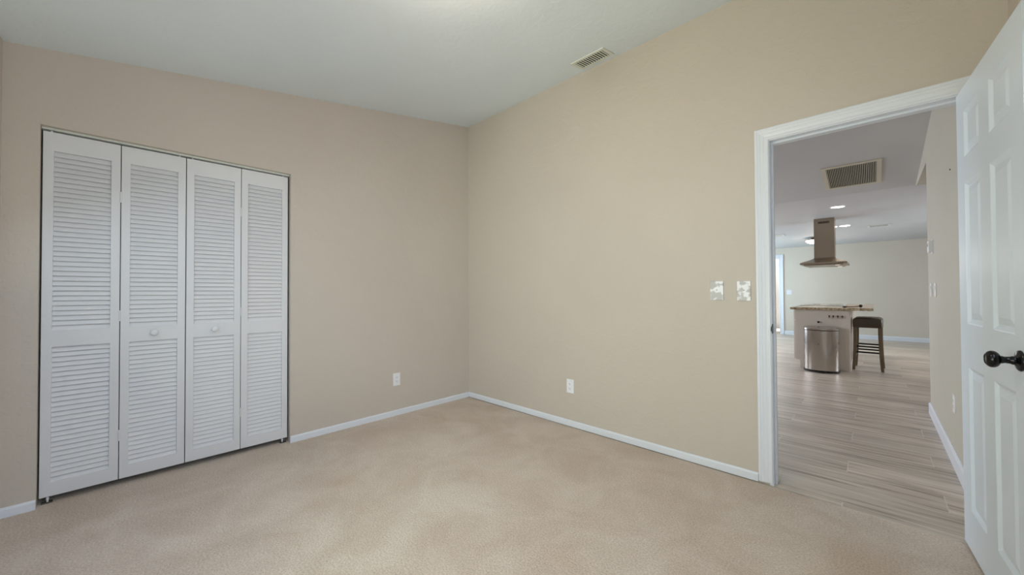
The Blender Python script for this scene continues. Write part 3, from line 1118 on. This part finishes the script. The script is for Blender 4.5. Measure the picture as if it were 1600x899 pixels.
for i in range(20):
    y = -sd + 0.012 + (2 * sd - 0.024) * i / 19
    for sx in (-1, 1):
        nh.lathe([(0.0045, -0.001), (0.0035, 0.002), (0.0001, 0.0032)], (sx * (sw + 0.001), y, 0.634), (sx, 0, 0), 8)
nh.build('nailheads', 'brass', seat, True, label='row of small brass upholstery nails')
for sx in (-1, 1):
    for sy in (-1, 1):
        rings = []
        for k in range(9):
            t = k / 8
            z = 0.622 * (1 - t)
            flare = 0.022 * t ** 2.2
            cx = sx * (sw - 0.024 + flare)
            cy = sy * (sd - 0.026 + flare)
            hw = 0.021 - 0.005 * t
            rings.append([(cx - hw, cy - hw, z), (cx + hw, cy - hw, z), (cx + hw, cy + hw, z), (cx - hw, cy + hw, z)])
        MB().loft(rings).build('leg', 'wood', bs)
for sy, zz in ((-1, 0.262), (1, 0.262), (-1, 0.345), (1, 0.345)):
    MB().box(-sw + 0.025, sw - 0.025, sy * (sd - 0.024) - 0.009, sy * (sd - 0.024) + 0.009, zz - 0.011, zz + 0.011, 0.002).build('stretcher', 'iron', bs)
for sx in (-1, 1):
    MB().box(sx * (sw - 0.022) - 0.009, sx * (sw - 0.022) + 0.009, -sd + 0.025, sd - 0.025, 0.20, 0.222, 0.002).build('stretcher', 'iron', bs)

# ------------------------------------------------------------------ island range hood
hd = empty('range_hood', (-0.603, 8.51, 1.60), 0, 'stainless steel chimney range hood hanging above the kitchen island', 'range hood')
HWX, HWY = 0.304, 0.450
MB().loft([[(sx * 0.136, sy * 0.15, z) for sx, sy in ((-1, -1), (1, -1), (1, 1), (-1, 1))] for z in (0.125, 0.798)]).build('chimney', 'steel_hood', hd)
rings = []
for t, z in ((1.0, 0.028), (0.93, 0.040), (0.80, 0.058), (0.62, 0.084), (0.48, 0.112), (0.455, 0.128)):
    hx = 0.136 + (HWX - 0.136) * (t - 0.455) / 0.545
    hy = 0.15 + (HWY - 0.15) * (t - 0.455) / 0.545
    rings.append([(-hx, -hy, z), (hx, -hy, z), (hx, hy, z), (-hx, hy, z)])
MB().loft(rings).build('canopy', 'steel_hood', hd)
MB().box(-HWX, HWX, -HWY, HWY, 0.0, 0.028, 0.002).build('rim', 'steel_hood', hd)
MB().box(-HWX + 0.05, HWX - 0.05, -HWY + 0.05, HWY - 0.05, -0.018, 0.0, 0.004).build('filter_panel', 'steel_hood', hd)
v = MB()
v.box(-0.078, 0.072, -0.152, -0.1495, 0.712, 0.748)
v.build('vent_slot', 'vent_shade', hd, label='dark vent slot')
vs = MB()
for k in range(8):
    x = -0.072 + k * 0.0185
    vs.box(x, x + 0.004, -0.1535, -0.1515, 0.712, 0.748)
vs.build('vent_slats', 'steel_hood', hd)
for k, x in enumerate((0.20, 0.225, 0.25)):
    MB().lathe([(0.007, 0), (0.007, 0.003), (0.004, 0.004)], (x, -HWY, 0.014), (0, -1, 0), 12).build('button', 'iron', hd)
for y in (-0.30, 0.30):
    MB().lathe([(0.030, 0.0), (0.030, -0.004), (0.0001, -0.004)], (0.18, y, -0.0175), (0, 0, 1), 20).build('hood_lamp', 'hood_bulb', hd)

# ------------------------------------------------------------------ ceiling fixtures beyond the door
hall_sl = (ZK - 3.0) / (YK - YB - WT)
far_sl = (ZE - ZK) / (YE - YM)


def hz(y):
    return 3.0 + (y - YB - WT) * hall_sl


def fz(y):
    return ZK + (y - YM) * far_sl


ra = register('return_air_grille', 0.505, 0.69, 28, ('grille', 'vent_shade'), 'large slatted return air grille in the sloped hall ceiling', None, 0.042, 'x', 0.008, 0.45)
ra.location = (-0.170, 5.90, hz(5.90))
ra.rotation_euler = (math.atan(hall_sl), 0, 0)
r2 = register('ceiling_vent', 0.31, 0.24, 4, ('vent', 'vent_shade'), 'small slatted vent in the far ceiling right of the range hood', 'vents in the far ceiling', 0.035, 'y', 0.007, 0.22, 0.25)
r2.location = (0.085, 9.78, fz(9.78))
r2.rotation_euler = (math.atan(far_sl), 0, 0)
r3 = register('ceiling_vent', 0.36, 0.26, 6, ('vent', 'vent'), 'white slatted vent in the far ceiling left of the range hood', 'vents in the far ceiling', 0.035, 'y', 0.008, 0.5)
r3.location = (-1.55, 9.90, fz(9.90))
r3.rotation_euler = (math.atan(far_sl), 0, 0)


def can_light(x, y, z, label, tilt=0.0):
    r = empty('recessed_light', (x, y, z), 0, label, 'ceiling light', 'recessed ceiling lights')
    r.rotation_euler = (tilt, 0, 0)
    MB().lathe([(0.095, 0.0), (0.095, -0.004), (0.080, -0.007), (0.076, -0.005), (0.076, 0.0)], (0, 0, 0), (0, 0, 1), 32).build('trim_ring', 'plastic', r, True)
    MB().lathe([(0.076, -0.0008), (0.076, -0.0045), (0.0001, -0.0045)], (0, 0, 0), (0, 0, 1), 32).build('lens', 'can', r)
    d = bpy.data.lights.new('can_lamp', 'SPOT')
    d.energy = 18
    d.color = (1.0, 0.76, 0.52)
    d.spot_size = R(130)
    d.spot_blend = 0.8
    d.shadow_soft_size = 0.07
    o = bpy.data.objects.new('can_lamp', d)
    COL.objects.link(o)
    o.location = (x, y, z - 0.03)


can_light(-0.368, 7.37, ZK, 'glowing round recessed light nearest, in front of the range hood')
can_light(-0.378, 9.42, fz(9.42), 'glowing round recessed light behind and right of the range hood', math.atan(far_sl))
can_light(-0.560, 9.42, fz(9.42), 'glowing recessed light mostly hidden by the range hood chimney', math.atan(far_sl))

fl = empty('ceiling_light', (-0.935, 10.75, fz(10.75)), 0, 'lit frosted bowl ceiling lamp with bronze rim behind the range hood', 'ceiling light')
MB().lathe([(0.07, 0.004), (0.07, -0.02), (0.05, -0.03), (0.05, -0.05)], (0, 0, 0), (0, 0, 1), 28).build('canopy', 'bronze', fl, True)
MB().lathe([(0.178, -0.046), (0.182, -0.052), (0.180, -0.062), (0.170, -0.062), (0.170, -0.046)], (0, 0, 0), (0, 0, 1), 40).build('rim', 'bronze', fl, True)
MB().lathe([(0.171, -0.050), (0.160, -0.080), (0.125, -0.112), (0.070, -0.132), (0.0001, -0.138)], (0, 0, 0), (0, 0, 1), 40).build('bowl', 'can', fl, True)
point('bowl_lamp_light', (-0.935, 10.75, fz(10.75) - 0.45), 5, (1.0, 0.86, 0.70), 0.12)
point('utility_room_light', (-2.3, YE + 1.0, 1.9), 26, (1.0, 0.98, 0.95), 0.2)
sb = bpy.data.lights.new('utility_sunbeam', 'SPOT')
sb.energy = 900
sb.color = (1.0, 0.98, 0.94)
sb.spot_size = R(24)
sb.spot_blend = 0.15
sb.shadow_soft_size = 0.02
sbo = bpy.data.objects.new('utility_sunbeam', sb)
COL.objects.link(sbo)
sbo.location = (-2.18, YE + 1.25, 2.35)
